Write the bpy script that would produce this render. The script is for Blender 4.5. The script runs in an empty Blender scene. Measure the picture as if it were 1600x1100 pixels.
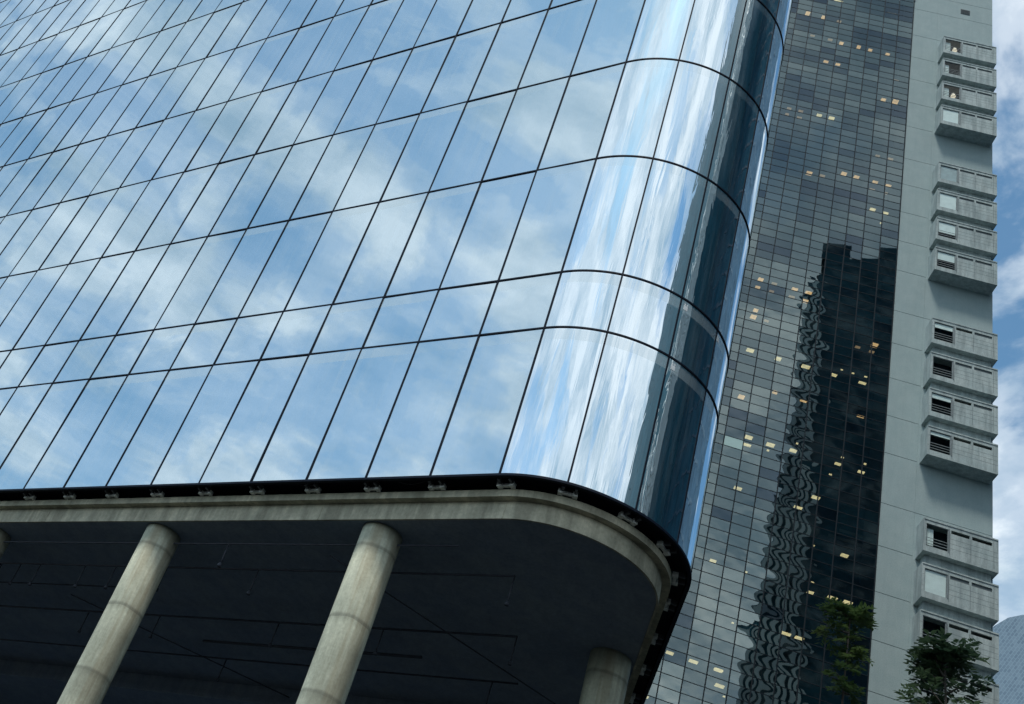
import bpy, bmesh, math, random
from mathutils import Vector, Matrix
R_ = math.radians
rnd = random.Random(7)
SC = bpy.context.scene
COL = SC.collection

# ------------------------------------------------------------------ camera
PX, PY, FPX = 487.0, 395.0, 1883.0            # lens axis and focal length, photo pixels (1600 x 1100)
CAM_Z = 1.6
AX = Vector((0.896992975, -0.272687702, 0.347915249))    # image right
AY = Vector((0.442044798, 0.553335214, -0.705986217))    # image down
AZ = Vector((0.0, 0.787058802, 0.616877979))             # view axis
cam_d = bpy.data.cameras.new('camera')
cam = bpy.data.objects.new('camera', cam_d)
COL.objects.link(cam)
cam_d.sensor_width = 36.0
cam_d.lens = 36.0 * FPX / 1600.0
cam_d.shift_x = (800.0 - PX) / 1600.0
cam_d.shift_y = -(550.0 - PY) / 1600.0
cam_d.clip_start = 0.1
cam_d.clip_end = 6000
m = Matrix.Identity(4)
for i in range(3):
    m[i][0] = AX[i]; m[i][1] = -AY[i]; m[i][2] = -AZ[i]
m[2][3] = CAM_Z
cam.matrix_world = m
SC.camera = cam

def ray(px, py):
    v = AX * ((px - PX) / FPX) + AY * ((py - PY) / FPX) + AZ
    return v
def project(P):
    v = Vector(P) - Vector((0, 0, CAM_Z))
    d = v.dot(AZ)
    if d <= 0.1: return None
    return PX + FPX * v.dot(AX) / d, PY + FPX * v.dot(AY) / d

# ------------------------------------------------------------------ sky
SUN_AZ, SUN_EL = R_(-134), R_(62)              # azimuth from the view heading (+Y), clockwise
w = bpy.data.worlds.new('World'); SC.world = w; w.use_nodes = True
nt = w.node_tree; nt.nodes.clear()
def N(t, typ, **kw):
    n = t.nodes.new(typ)
    for k, v in kw.items(): setattr(n, k, v)
    return n
def math_node(t, op, a, b=None, clamp=False):
    n = N(t, 'ShaderNodeMath', operation=op); n.use_clamp = clamp
    for i, v in enumerate((a, b)):
        if v is None: continue
        if isinstance(v, (int, float)): n.inputs[i].default_value = v
        else: t.links.new(v, n.inputs[i])
    return n.outputs[0]
def ramp(t, fac, stops, interp='LINEAR'):
    n = N(t, 'ShaderNodeValToRGB'); cr = n.color_ramp; cr.interpolation = interp
    while len(cr.elements) < len(stops): cr.elements.new(0.5)
    for e, (p, c) in zip(cr.elements, stops):
        e.position = p
        e.color = (c, c, c, 1) if isinstance(c, (int, float)) else (*c, 1)
    t.links.new(fac, n.inputs[0]); return n.outputs[0]
def mix(t, fac, a, b, blend='MIX'):
    n = N(t, 'ShaderNodeMix', data_type='RGBA', blend_type=blend)
    for i, v in ((0, fac), (6, a), (7, b)):
        if isinstance(v, (int, float)): n.inputs[i].default_value = v
        elif isinstance(v, tuple): n.inputs[i].default_value = (*v, 1)
        else: t.links.new(v, n.inputs[i])
    return n.outputs[2]

SKY_LOC = (18.0, 18.0, 3.0)
sky = N(nt, 'ShaderNodeTexSky', sky_type='NISHITA'); sky.sun_disc = False
sky.sun_elevation = SUN_EL; sky.sun_rotation = SUN_AZ
sky.air_density = 1.0; sky.dust_density = 0.6; sky.ozone_density = 2.0
tc = N(nt, 'ShaderNodeTexCoord')
sep = N(nt, 'ShaderNodeSeparateXYZ'); nt.links.new(tc.outputs['Generated'], sep.inputs[0])
zz = math_node(nt, 'ADD', math_node(nt, 'MAXIMUM', sep.outputs[2], 0.0), 0.22)
cu = math_node(nt, 'DIVIDE', sep.outputs[0], zz)
cv = math_node(nt, 'DIVIDE', sep.outputs[1], zz)
comb = N(nt, 'ShaderNodeCombineXYZ'); nt.links.new(cu, comb.inputs[0]); nt.links.new(cv, comb.inputs[1])
mp = N(nt, 'ShaderNodeMapping'); nt.links.new(comb.outputs[0], mp.inputs[0])
mp.inputs['Location'].default_value = SKY_LOC
mp.inputs['Rotation'].default_value = (0, 0, R_(25))
mp.inputs['Scale'].default_value = (1.0, 0.74, 1)
n1 = N(nt, 'ShaderNodeTexNoise'); nt.links.new(mp.outputs[0], n1.inputs['Vector'])
n1.inputs['Scale'].default_value = 6.6; n1.inputs['Detail'].default_value = 10; n1.inputs['Roughness'].default_value = 0.56
n1.inputs['Distortion'].default_value = 0.25
n2 = N(nt, 'ShaderNodeTexNoise'); nt.links.new(mp.outputs[0], n2.inputs['Vector'])
n2.inputs['Scale'].default_value = 1.1; n2.inputs['Detail'].default_value = 3
# more cloud behind the camera, less to its left
behind = math_node(nt, 'ADD', math_node(nt, 'MULTIPLY', math_node(nt, 'MINIMUM', sep.outputs[1], 0.0), -0.16), math_node(nt, 'MULTIPLY', math_node(nt, 'MAXIMUM', sep.outputs[1], 0.0), -0.055))
left = math_node(nt, 'MULTIPLY', math_node(nt, 'MINIMUM', sep.outputs[0], 0.0), -0.015)
east = math_node(nt, 'MULTIPLY', math_node(nt, 'MAXIMUM', math_node(nt, 'SUBTRACT', sep.outputs[0], 0.52), 0.0), -0.5)
behind = math_node(nt, 'ADD', behind, east)
cov = math_node(nt, 'ADD', math_node(nt, 'ADD', n1.outputs[0], math_node(nt, 'MULTIPLY', n2.outputs[0], 0.45)), math_node(nt, 'ADD', behind, left))
alpha = ramp(nt, cov, [(0.60, 0.03), (0.71, 0.55), (0.82, 1.0)], 'EASE')
n3 = N(nt, 'ShaderNodeTexNoise'); nt.links.new(mp.outputs[0], n3.inputs['Vector'])
n3.inputs['Scale'].default_value = 7.0; n3.inputs['Detail'].default_value = 9; n3.inputs['Roughness'].default_value = 0.6
shade = ramp(nt, n3.outputs[0], [(0.34, (0.46, 0.62, 0.75)), (0.60, (1.04, 1.12, 1.18))])
veil = math_node(nt, 'MULTIPLY', math_node(nt, 'MAXIMUM', math_node(nt, 'MULTIPLY', sep.outputs[0], -1.0), 0.0), 0.42)
alpha = math_node(nt, 'MAXIMUM', math_node(nt, 'MULTIPLY', alpha, math_node(nt, 'SUBTRACT', 1.0, math_node(nt, 'MULTIPLY', veil, 0.45))), veil)
skyc = mix(nt, 1.0, sky.outputs[0], (0.118, 0.175, 0.174), 'MULTIPLY')
colr = mix(nt, alpha, skyc, shade)
bg = N(nt, 'ShaderNodeBackground'); nt.links.new(colr, bg.inputs[0]); bg.inputs[1].default_value = 1.0
wo = N(nt, 'ShaderNodeOutputWorld'); nt.links.new(bg.outputs[0], wo.inputs[0])

sun_d = bpy.data.lights.new('sun', 'SUN'); sun_d.energy = 2.0; sun_d.angle = R_(10); sun_d.color = (1.0, 0.95, 0.86)
sun = bpy.data.objects.new('sun', sun_d); COL.objects.link(sun)
sdir = Vector((math.sin(SUN_AZ) * math.cos(SUN_EL), math.cos(SUN_AZ) * math.cos(SUN_EL), math.sin(SUN_EL)))
sun.rotation_euler = sdir.to_track_quat('Z', 'Y').to_euler()
sun.location = (0, 0, 300)

SC.view_settings.view_transform = 'Standard'; SC.view_settings.look = 'None'
SC.view_settings.exposure = 0.0; SC.view_settings.gamma = 1.0
SC.cycles.max_bounces = 8; SC.cycles.glossy_bounces = 5; SC.cycles.transparent_max_bounces = 6
SC.cycles.diffuse_bounces = 3
SC.cycles.caustics_reflective = False; SC.cycles.caustics_refractive = False

# ------------------------------------------------------------------ helpers
def new_mat(name):
    mt = bpy.data.materials.new(name); mt.use_nodes = True
    t = mt.node_tree
    return mt, t, t.nodes['Principled BSDF'], t.nodes['Material Output']
def tex(t, scale, detail=4, rough=0.55, stretch=(1, 1, 1), coord='Object', dist=0.0, loc=(0, 0, 0)):
    c = N(t, 'ShaderNodeTexCoord'); mpn = N(t, 'ShaderNodeMapping')
    t.links.new(c.outputs[coord], mpn.inputs[0]); mpn.inputs['Scale'].default_value = stretch
    mpn.inputs['Location'].default_value = loc
    n = N(t, 'ShaderNodeTexNoise'); t.links.new(mpn.outputs[0], n.inputs['Vector'])
    n.inputs['Scale'].default_value = scale; n.inputs['Detail'].default_value = detail
    n.inputs['Roughness'].default_value = rough; n.inputs['Distortion'].default_value = dist
    return n.outputs[0]
def plain(name, col, rough=0.6, metal=0.0, var=0.15, scale=6.0):
    mt, t, b, o = new_mat(name)
    f = ramp(t, tex(t, scale), [(0.3, 1 - var), (0.7, 1 + var)])
    t.links.new(mix(t, 1.0, col, f, 'MULTIPLY'), b.inputs['Base Color'])
    b.inputs['Roughness'].default_value = rough; b.inputs['Metallic'].default_value = metal
    if max(col) < 0.06: b.inputs['Specular IOR Level'].default_value = 0.12
    return mt
def bump(t, b, h, dist, strength=1.0):
    n = N(t, 'ShaderNodeBump'); n.inputs['Distance'].default_value = dist; n.inputs['Strength'].default_value = strength
    t.links.new(h, n.inputs['Height']); t.links.new(n.outputs[0], b.inputs['Normal']); return n

class MB:
    """collects quads, boxes, bars and tubes for ONE mesh object"""
    def __init__(self): self.bm = bmesh.new(); self.uv = None
    def quad(self, pts):
        vs = [self.bm.verts.new(p) for p in pts]
        return self.bm.faces.new(vs)
    def box(self, x0, x1, y0, y1, z0, z1):
        v = [self.bm.verts.new(p) for p in ((x0, y0, z0), (x1, y0, z0), (x1, y1, z0), (x0, y1, z0),
                                            (x0, y0, z1), (x1, y0, z1), (x1, y1, z1), (x0, y1, z1))]
        for f in ((3, 2, 1, 0), (4, 5, 6, 7), (0, 1, 5, 4), (1, 2, 6, 5), (2, 3, 7, 6), (3, 0, 4, 7)):
            self.bm.faces.new([v[i] for i in f])
    def prism(self, poly, z0, z1):
        lo = [self.bm.verts.new((x, y, z0)) for x, y in poly]
        hi = [self.bm.verts.new((x, y, z1)) for x, y in poly]
        n = len(poly)
        self.bm.faces.new(lo[::-1]); self.bm.faces.new(hi)
        for i in range(n):
            j = (i + 1) % n
            self.bm.faces.new((lo[i], lo[j], hi[j], hi[i]))
    def tube(self, pts, rads, n=10, cap=True):
        pts = [Vector(p) for p in pts]
        if isinstance(rads, (int, float)): rads = [rads] * len(pts)
        rings = []; prev = None
        for i, p in enumerate(pts):
            d = (pts[min(i + 1, len(pts) - 1)] - pts[max(i - 1, 0)]).normalized()
            if prev is None:
                a = d.orthogonal().normalized()
            else:
                a = (prev - d * prev.dot(d)).normalized()
            prev = a; b2 = d.cross(a)
            rings.append([self.bm.verts.new(p + (a * math.cos(2 * math.pi * k / n) + b2 * math.sin(2 * math.pi * k / n)) * rads[i]) for k in range(n)])
        for r0, r1 in zip(rings, rings[1:]):
            for k in range(n):
                f = self.bm.faces.new((r0[k], r0[(k + 1) % n], r1[(k + 1) % n], r1[k])); f.smooth = True
        if cap:
            self.bm.faces.new(rings[0][::-1]); self.bm.faces.new(rings[-1])
    def sweep(self, paths, section, closed=True, smooth=False):
        """section: list of (offset, z); paths(offset) -> list of points along the run"""
        rows = [[self.bm.verts.new((x, y, z)) for x, y in paths(o)] for o, z in section]
        k = len(section)
        rng = range(k) if closed else range(k - 1)
        for i in rng:
            a, b2 = rows[i], rows[(i + 1) % k]
            for j in range(len(a) - 1):
                f = self.bm.faces.new((a[j], a[j + 1], b2[j + 1], b2[j])); f.smooth = smooth
        if closed:
            self.bm.faces.new([r[0] for r in rows]); self.bm.faces.new([r[-1] for r in rows][::-1])
    def build(self, name, mat, parent=None, loc=None, fix=True):
        me = bpy.data.meshes.new(name)
        if fix: bmesh.ops.recalc_face_normals(self.bm, faces=self.bm.faces)
        self.bm.to_mesh(me); self.bm.free()
        if isinstance(mat, (list, tuple)):
            for q in mat: me.materials.append(q)
        else: me.materials.append(mat)
        ob = bpy.data.objects.new(name, me); COL.objects.link(ob)
        if parent is not None: ob.parent = parent
        if loc is not None: ob.location = loc
        return ob
def empty(name, loc, rz=0.0):
    o = bpy.data.objects.new(name, None); COL.objects.link(o)
    o.location = loc; o.rotation_euler = (0, 0, rz); o.empty_display_size = 0.5
    return o
def tag(o, label=None, cat=None, group=None, kind=None):
    if label: o['label'] = label
    if cat: o['category'] = cat
    if group: o['group'] = group
    if kind: o['kind'] = kind
    return o

# ------------------------------------------------------------------ materials
def mirror_glass(name, curved):
    """reflective coated facade glass; faint dirt streaks and a frit band below each transom"""
    mt, t, b, o = new_mat(name)
    t.nodes.remove(b)
    gl = N(t, 'ShaderNodeBsdfGlossy'); gl.inputs['Roughness'].default_value = 0.0
    gl.inputs['Color'].default_value = (0.66, 0.765, 0.815, 1) if not curved else (0.84, 0.92, 0.97, 1)
    body = N(t, 'ShaderNodeBsdfDiffuse'); body.inputs['Color'].default_value = (0.02, 0.045, 0.065, 1)
    lw = N(t, 'ShaderNodeLayerWeight'); lw.inputs['Blend'].default_value = 0.5
    fres = ramp(t, lw.outputs['Facing'], [(0.0, 0.86), (0.6, 0.90), (1.0, 1.0)])
    ms = N(t, 'ShaderNodeMixShader'); t.links.new(fres, ms.inputs[0])
    t.links.new(body.outputs[0], ms.inputs[1]); t.links.new(gl.outputs[0], ms.inputs[2])
    dirt = N(t, 'ShaderNodeBsdfDiffuse'); dirt.inputs['Color'].default_value = (0.66, 0.76, 0.79, 1)
    streak = ramp(t, tex(t, 5.0, 5, 0.6, (1.0, 1.0, 0.035)), [(0.42, 0.0), (0.72, 0.20 if not curved else 0.10)])
    patch = ramp(t, tex(t, 0.45, 3, 0.5), [(0.35, 0.25), (0.7, 1.0)])
    uvn = N(t, 'ShaderNodeUVMap'); su = N(t, 'ShaderNodeSeparateXYZ'); t.links.new(uvn.outputs[0], su.inputs[0])
    band = ramp(t, su.outputs[1], [(0.0, 0.0), (0.5, 0.0), (0.505, 1.0), (0.90, 1.0), (0.905, 0.0)], 'LINEAR')
    bandp = ramp(t, tex(t, 0.30, 2, 0.5, (1, 1, 0.2)), [(0.36, 0.06), (0.62, 0.30)])
    tot = math_node(t, 'ADD', math_node(t, 'MULTIPLY', streak, patch), math_node(t, 'MULTIPLY', band, bandp), True)
    m2 = N(t, 'ShaderNodeMixShader'); t.links.new(tot, m2.inputs[0])
    t.links.new(ms.outputs[0], m2.inputs[1]); t.links.new(dirt.outputs[0], m2.inputs[2])
    t.links.new(m2.outputs[0], o.inputs[0])
    bp = N(t, 'ShaderNodeBump')
    if curved:
        h = tex(t, 3.6, 3, 0.5, (1.0, 1.0, 0.085), dist=0.5)
        bp.inputs['Distance'].default_value = 0.007
    else:
        h = tex(t, 0.9, 2, 0.4, (1.0, 1.0, 0.35))
        bp.inputs['Distance'].default_value = 0.0022
    t.links.new(h, bp.inputs['Height']); t.links.new(bp.outputs[0], gl.inputs['Normal'])
    return mt
M_GLASS = mirror_glass('mirror_glass', False)
M_CURVE = mirror_glass('curved_mirror_glass', True)
M_FRAME = plain('black_frame', (0.005, 0.010, 0.022), 0.6, 0.0, 0.2)
M_CAVITY = plain('cavity_black', (0.012, 0.016, 0.026), 0.8)
M_STEEL = plain('galvanised_steel', (0.78, 0.80, 0.76), 0.45, 0.15, 0.25, 20)
M_DSTEEL = plain('dark_steel', (0.06, 0.065, 0.075), 0.55, 0.3, 0.2, 20)
M_PIPE = plain('painted_pipe', (0.045, 0.055, 0.075), 0.7)
M_WHITE = plain('white_tag', (0.75, 0.78, 0.8), 0.5)

def concrete(name, base, warm, dark, streak_amt=0.5, lifts=None, rust=0.0, joint=None, bumpd=0.004):
    mt, t, b, o = new_mat(name)
    c = mix(t, ramp(t, tex(t, 0.9, 6, 0.6), [(0.38, 0.0), (0.62, 1.0)]), base, warm)
    st = ramp(t, tex(t, 2.6, 6, 0.65, (1, 1, 0.12)), [(0.42, 0.0), (0.62, 1.0)])
    c = mix(t, math_node(t, 'MULTIPLY', st, streak_amt), c, dark)
    fine = ramp(t, tex(t, 14, 5, 0.65), [(0.25, 0.80), (0.75, 1.15)])
    c = mix(t, 1.0, c, fine, 'MULTIPLY')
    if rust:
        rs = ramp(t, tex(t, 2.2, 5, 0.6, (1, 1, 0.05), loc=(4, 2, 7)), [(0.50, 0.0), (0.60, 1.0)])
        c = mix(t, math_node(t, 'MULTIPLY', rs, rust), c, (0.25, 0.20, 0.12))
    if lifts:
        cc = N(t, 'ShaderNodeTexCoord'); sx = N(t, 'ShaderNodeSeparateXYZ'); t.links.new(cc.outputs['Object'], sx.inputs[0])
        wob = math_node(t, 'MULTIPLY', tex(t, 2.0, 3), 0.12)
        q = math_node(t, 'DIVIDE', math_node(t, 'ADD', sx.outputs[2], wob), lifts)
        wn = N(t, 'ShaderNodeTexWhiteNoise', noise_dimensions='1D')
        t.links.new(math_node(t, 'FLOOR', q), wn.inputs['W'])
        tone = ramp(t, wn.outputs[0], [(0.0, 0.80), (1.0, 1.12)])
        c = mix(t, 1.0, c, tone, 'MULTIPLY')
        fr = math_node(t, 'FRACT', q)
        ln = ramp(t, fr, [(0.0, 0.60), (0.03, 0.62), (0.06, 1.0), (0.90, 1.0), (1.0, 0.78)])
        c = mix(t, 1.0, c, ln, 'MULTIPLY')
    t.links.new(c, b.inputs['Base Color']); b.inputs['Roughness'].default_value = 0.85
    bump(t, b, tex(t, 9, 6, 0.6), bumpd)
    return mt
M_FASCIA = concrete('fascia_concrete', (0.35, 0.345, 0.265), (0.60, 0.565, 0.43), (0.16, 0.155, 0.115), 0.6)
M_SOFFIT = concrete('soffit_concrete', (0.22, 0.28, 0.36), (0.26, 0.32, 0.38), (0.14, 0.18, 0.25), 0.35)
M_COLUMN = concrete('column_concrete', (0.45, 0.47, 0.37), (0.64, 0.65, 0.51), (0.22, 0.22, 0.165), 0.6, lifts=1.75, rust=0.45)
M_WALL = concrete('render_wall', (0.33, 0.42, 0.425), (0.37, 0.455, 0.455), (0.285, 0.36, 0.37), 0.25, bumpd=0.001)
M_BAY = concrete('bay_concrete', (0.40, 0.48, 0.48), (0.49, 0.56, 0.55), (0.20, 0.245, 0.25), 0.55, bumpd=0.002)
M_JOINT = plain('joint_dark', (0.05, 0.06, 0.065), 0.9)
M_BAYIN = plain('dark_room', (0.015, 0.018, 0.022), 0.9)
M_ALU = plain('window_frame', (0.22, 0.25, 0.26), 0.5, 0.2)
M_RAIL = plain('rail_metal', (0.30, 0.34, 0.35), 0.5, 0.3)
M_LOUV = plain('louver_metal', (0.10, 0.125, 0.135), 0.6, 0.2)
M_BLIND = plain('pale_blind', (0.88, 0.94, 0.92), 0.7, 0, 0.08, 2)
M_BLINDG = plain('grey_blind', (0.42, 0.50, 0.52), 0.6, 0, 0.12, 2)

def clear_glass(name, tint=(0.88, 0.94, 0.94), refl=0.12):
    mt, t, b, o = new_mat(name); t.nodes.remove(b)
    tr = N(t, 'ShaderNodeBsdfTransparent'); tr.inputs[0].default_value = (*tint, 1)
    gl = N(t, 'ShaderNodeBsdfGlossy'); gl.inputs['Roughness'].default_value = 0.01
    lw = N(t, 'ShaderNodeLayerWeight'); lw.inputs['Blend'].default_value = 0.25
    f = math_node(t, 'ADD', math_node(t, 'MULTIPLY', math_node(t, 'POWER', lw.outputs['Facing'], 3.0), 0.45), refl, True)
    ms = N(t, 'ShaderNodeMixShader'); t.links.new(f, ms.inputs[0])
    t.links.new(tr.outputs[0], ms.inputs[1]); t.links.new(gl.outputs[0], ms.inputs[2]); t.links.new(ms.outputs[0], o.inputs[0])
    return mt
M_CLEAR = clear_glass('bay_window_glass', refl=0.03)

def tower_glass():
    mt, t, b, o = new_mat('tinted_tower_glass'); t.nodes.remove(b)
    at = N(t, 'ShaderNodeAttribute'); at.attribute_name = 'pane_tone'
    gl = N(t, 'ShaderNodeBsdfGlossy'); gl.inputs['Roughness'].default_value = 0.012
    tint = ramp(t, at.outputs['Fac'], [(0.0, (0.10, 0.13, 0.165)), (0.3, (0.17, 0.22, 0.235)), (1.0, (0.355, 0.415, 0.40))])
    t.links.new(tint, gl.inputs['Color'])
    tr = N(t, 'ShaderNodeBsdfTransparent'); tr.inputs[0].default_value = (0.55, 0.56, 0.5, 1)
    ms = N(t, 'ShaderNodeMixShader'); ms.inputs[0].default_value = 0.60
    t.links.new(tr.outputs[0], ms.inputs[1]); t.links.new(gl.outputs[0], ms.inputs[2])
    df = N(t, 'ShaderNodeBsdfDiffuse'); df.inputs['Color'].default_value = (0.13, 0.18, 0.19, 1)
    d = ramp(t, tex(t, 0.42, 7, 0.62, (0.8, 1, 1.1), dist=0.8), [(0.46, 0.0), (0.70, 0.20)])  # diffuse mottling painted in place of blotchy cloud reflections
    m2 = N(t, 'ShaderNodeMixShader'); t.links.new(d, m2.inputs[0])
    t.links.new(ms.outputs[0], m2.inputs[1]); t.links.new(df.outputs[0], m2.inputs[2])
    t.links.new(m2.outputs[0], o.inputs[0])
    return mt
M_TGLASS = tower_glass()
M_AQUA = plain('aqua_panel', (0.42, 0.60, 0.58), 0.5, 0, 0.04, 2)
M_TMULL = plain('tower_mullion', (0.018, 0.025, 0.032), 0.5, 0.1)
M_TIN = plain('tower_interior', (0.020, 0.026, 0.036), 0.9)
def emit(name, col, s):
    mt, t, b, o = new_mat(name)
    b.inputs['Base Color'].default_value = (0.6, 0.6, 0.6, 1)
    b.inputs['Emission Color'].default_value = (*col, 1); b.inputs['Emission Strength'].default_value = s
    f = ramp(t, tex(t, 5, 2), [(0.35, 0.75), (0.65, 1.1)]); t.links.new(mix(t, 1.0, col, f, 'MULTIPLY'), b.inputs['Emission Color'])
    return mt
M_LWARM = emit('warm_ceiling_light', (1.0, 0.66, 0.32), 2.2)
M_LPALE = emit('pale_ceiling_light', (1.0, 0.88, 0.50), 2.4)
M_LDIM = emit('dim_ceiling_light', (1.0, 0.70, 0.40), 0.75)
M_LROOM = emit('room_lamp', (1.0, 0.85, 0.62), 0.9)

# ------------------------------------------------------------------ ground
mt, t, b, o = new_mat('paving')
c = mix(t, ramp(t, tex(t, 0.25, 6), [(0.3, 0.0), (0.7, 1.0)]), (0.018, 0.020, 0.022), (0.034, 0.035, 0.036))
t.links.new(c, b.inputs['Base Color']); b.inputs['Roughness'].default_value = 0.9
g = MB(); g.quad([(-3000, -3000, 0), (3000, -3000, 0), (3000, 3000, 0), (-3000, 3000, 0)])
tag(g.build('ground', mt), kind='structure')

# ================================================================== GLASS OFFICE BUILDING
S = 18.0                                        # metres per unit of the measured plan
ZB = lambda z: z * S + CAM_Z                    # measured height -> metres
AN = R_(-49.93270101774372)
GB = empty('glass_office_building', (S * math.cos(AN + math.pi / 2), S * math.sin(AN + math.pi / 2), 0), AN)
tag(GB, 'blue mirror glass office building with rounded corner raised on round concrete columns', 'building')
GM = Matrix.Translation(GB.location) @ Matrix.Rotation(AN, 4, 'Z')
CX, RAD = -0.708 * S, 0.165 * S
XL = -4.1 * S
SIDE = 1.7 * S
TURN = 120.0
KINK, RAD2 = 56.6, 0.148 * S               # the rounded corner tightens past the second pane
def pt_arc(th, o):
    a = R_(th)
    if th <= KINK: return (CX + (RAD - o) * math.sin(a), RAD - (RAD - o) * math.cos(a))
    k = R_(KINK); c2 = (CX + (RAD - RAD2) * math.sin(k), RAD - (RAD - RAD2) * math.cos(k))
    return (c2[0] + (RAD2 - o) * math.sin(a), c2[1] - (RAD2 - o) * math.cos(a))
def path(o, x_left=XL, side=SIDE, n=40, t0=0.0, t1=TURN):
    """plan line at inward offset o: front wall, rounded corner, side wall"""
    pts = []
    if x_left is not None: pts.append((x_left, o))
    for i in range(n + 1): pts.append(pt_arc(t0 + (t1 - t0) * i / n, o))
    if side:
        a = R_(TURN); x, y = pts[-1]
        pts.append((x + math.cos(a) * side, y + math.sin(a) * side))
    return pts
def pt_side(d, o):
    x, y = pt_arc(TURN, o); return (x + math.cos(R_(TURN)) * d, y + math.sin(R_(TURN)) * d)
ROWS = [0.758, 0.9868, 1.0868] + [1.0868 + 0.2293 * k for k in range(1, 11)]
PANE = 0.0958 * S
NCOL = 35
MULL_X = [CX - PANE * k for k in range(NCOL + 1)]
TH = [0, 28.3, 56.6, 84.0, 112.0]
ARC_N = 22

def pane_uv(me, z0, z1):
    uv = me.uv_layers.new(name='UVMap')
    tall = z1 - z0
    for lp in me.loops:
        v = me.vertices[lp.vertex_index].co
        below = (z1 - v.z) / 0.75                 # distance under the transom, frit band about 0.3 m deep
        uv.data[lp.index].uv = (0.5, max(0.0, min(1.0, 1.0 - below)))
def flat_pane_grid(bm, x0, x1, z0, z1, y=0.0):
    nx, nz = 4, 8
    amp = rnd.uniform(-0.003, 0.003); tx = rnd.uniform(-0.011, 0.011); tz = rnd.uniform(-0.016, 0.016)
    vs = []
    for j in range(nz + 1):
        row = []
        for i in range(nx + 1):
            u, v = i / nx, j / nz
            yy = y + amp * 4 * u * (1 - u) * 4 * v * (1 - v) + tx * (u - 0.5) + tz * (v - 0.5)
            row.append(bm.verts.new((x0 + (x1 - x0) * u, yy, z0 + (z1 - z0) * v)))
        vs.append(row)
    for j in range(nz):
        for i in range(nx):
            f = bm.faces.new((vs[j][i], vs[j][i + 1], vs[j + 1][i + 1], vs[j + 1][i])); f.smooth = True
def arc_pane_grid(bm, t0, t1, z0, z1):
    nz = 6
    vs = []
    for j in range(nz + 1):
        z = z0 + (z1 - z0) * j / nz
        vs.append([bm.verts.new((*pt_arc(t0 + (t1 - t0) * i / ARC_N, 0.0), z)) for i in range(ARC_N + 1)])
    for j in range(nz):
        for i in range(ARC_N):
            f = bm.faces.new((vs[j][i], vs[j][i + 1], vs[j + 1][i + 1], vs[j + 1][i])); f.smooth = True

def poly_area_px(pts):
    q = [project(GM @ Vector(p)) for p in pts]
    if any(v is None for v in q): return 0.0
    q = [(max(0, min(1600, x)), max(0, min(1100, y))) for x, y in q]
    return abs(sum(q[i][0] * q[(i + 1) % len(q)][1] - q[(i + 1) % len(q)][0] * q[i][1] for i in range(len(q)))) / 2
cells = []
for r in range(len(ROWS) - 1):
    z0, z1 = ZB(ROWS[r]), ZB(ROWS[r + 1])
    for k in range(NCOL):
        x0, x1 = MULL_X[k + 1], MULL_X[k]
        a = poly_area_px([(x0, 0, z0), (x1, 0, z0), (x1, 0, z1), (x0, 0, z1)])
        cells.append((a, 'flat', x0, x1, z0, z1))
    for k in range(4):
        p0, p1 = pt_arc(TH[k], 0), pt_arc(min(TH[k + 1], 100), 0)
        a = poly_area_px([(*p0, z0), (*p1, z0), (*p1, z1), (*p0, z1)])
        cells.append((a + 1e3 if a > 50 else a, 'arc', TH[k], TH[k + 1], z0, z1))
cells.sort(key=lambda c: -c[0])
rest_f, rest_a = bmesh.new(), bmesh.new()
rest_rows = []
for i, (a, kind, p, q, z0, z1) in enumerate(cells):
    big = i < 99 and a > 0
    bm = bmesh.new() if big else (rest_f if kind == 'flat' else rest_a)
    if kind == 'flat': flat_pane_grid(bm, p, q, z0, z1)
    else: arc_pane_grid(bm, p, q, z0, z1)
    if big:
        me = bpy.data.meshes.new('glass_pane'); bm.to_mesh(me); bm.free()
        me.materials.append(M_GLASS if kind == 'flat' else M_CURVE); pane_uv(me, z0, z1)
        ob = bpy.data.objects.new('glass_pane' if kind == 'flat' else 'curved_glass_pane', me); COL.objects.link(ob); ob.parent = GB
        if kind == 'arc': ob['label'] = 'curved glass pane on the rounded corner'
# side wall panes and every smaller pane of the front: one part
zt = ZB(ROWS[-1])
for r in range(len(ROWS) - 1):
    z0, z1 = ZB(ROWS[r]), ZB(ROWS[r + 1])
    a0 = pt_arc(112.0, 0); a1 = pt_side(0.05, 0); d = 0.05; last = a0
    while True:
        p = pt_side(d, 0)
        for (u, v) in ((last, p),):
            f = rest_f.faces.new([rest_f.verts.new(c) for c in ((*u, z0), (*v, z0), (*v, z1), (*u, z1))])
        last = p
        if d >= SIDE: break
        d = min(SIDE, d + PANE)
me = bpy.data.meshes.new('glass_pane_field'); rest_f.to_mesh(me); rest_f.free(); me.materials.append(M_GLASS)
uv = me.uv_layers.new(name='UVMap')
zs = [ZB(v) for v in ROWS]
for lp in me.polygons:
    zc = lp.center.z
    ztop = min([v for v in zs if v > zc - 1e-3] or [zs[-1]])
    for li in lp.loop_indices:
        v = me.vertices[me.loops[li].vertex_index].co
        uv.data[li].uv = (0.5, max(0, min(1, 1 - (ztop - v.z) / 0.75)))
ob = bpy.data.objects.new('glass_pane_field', me); COL.objects.link(ob); ob.parent = GB; ob['kind'] = 'stuff'
if len(rest_a.verts):
    me = bpy.data.meshes.new('curved_glass_field'); rest_a.to_mesh(me); me.materials.append(M_CURVE)
    me.uv_layers.new(name='UVMap')
    ob = bpy.data.objects.new('curved_glass_field', me); COL.objects.link(ob); ob.parent = GB; ob['kind'] = 'stuff'
rest_a.free()
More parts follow.
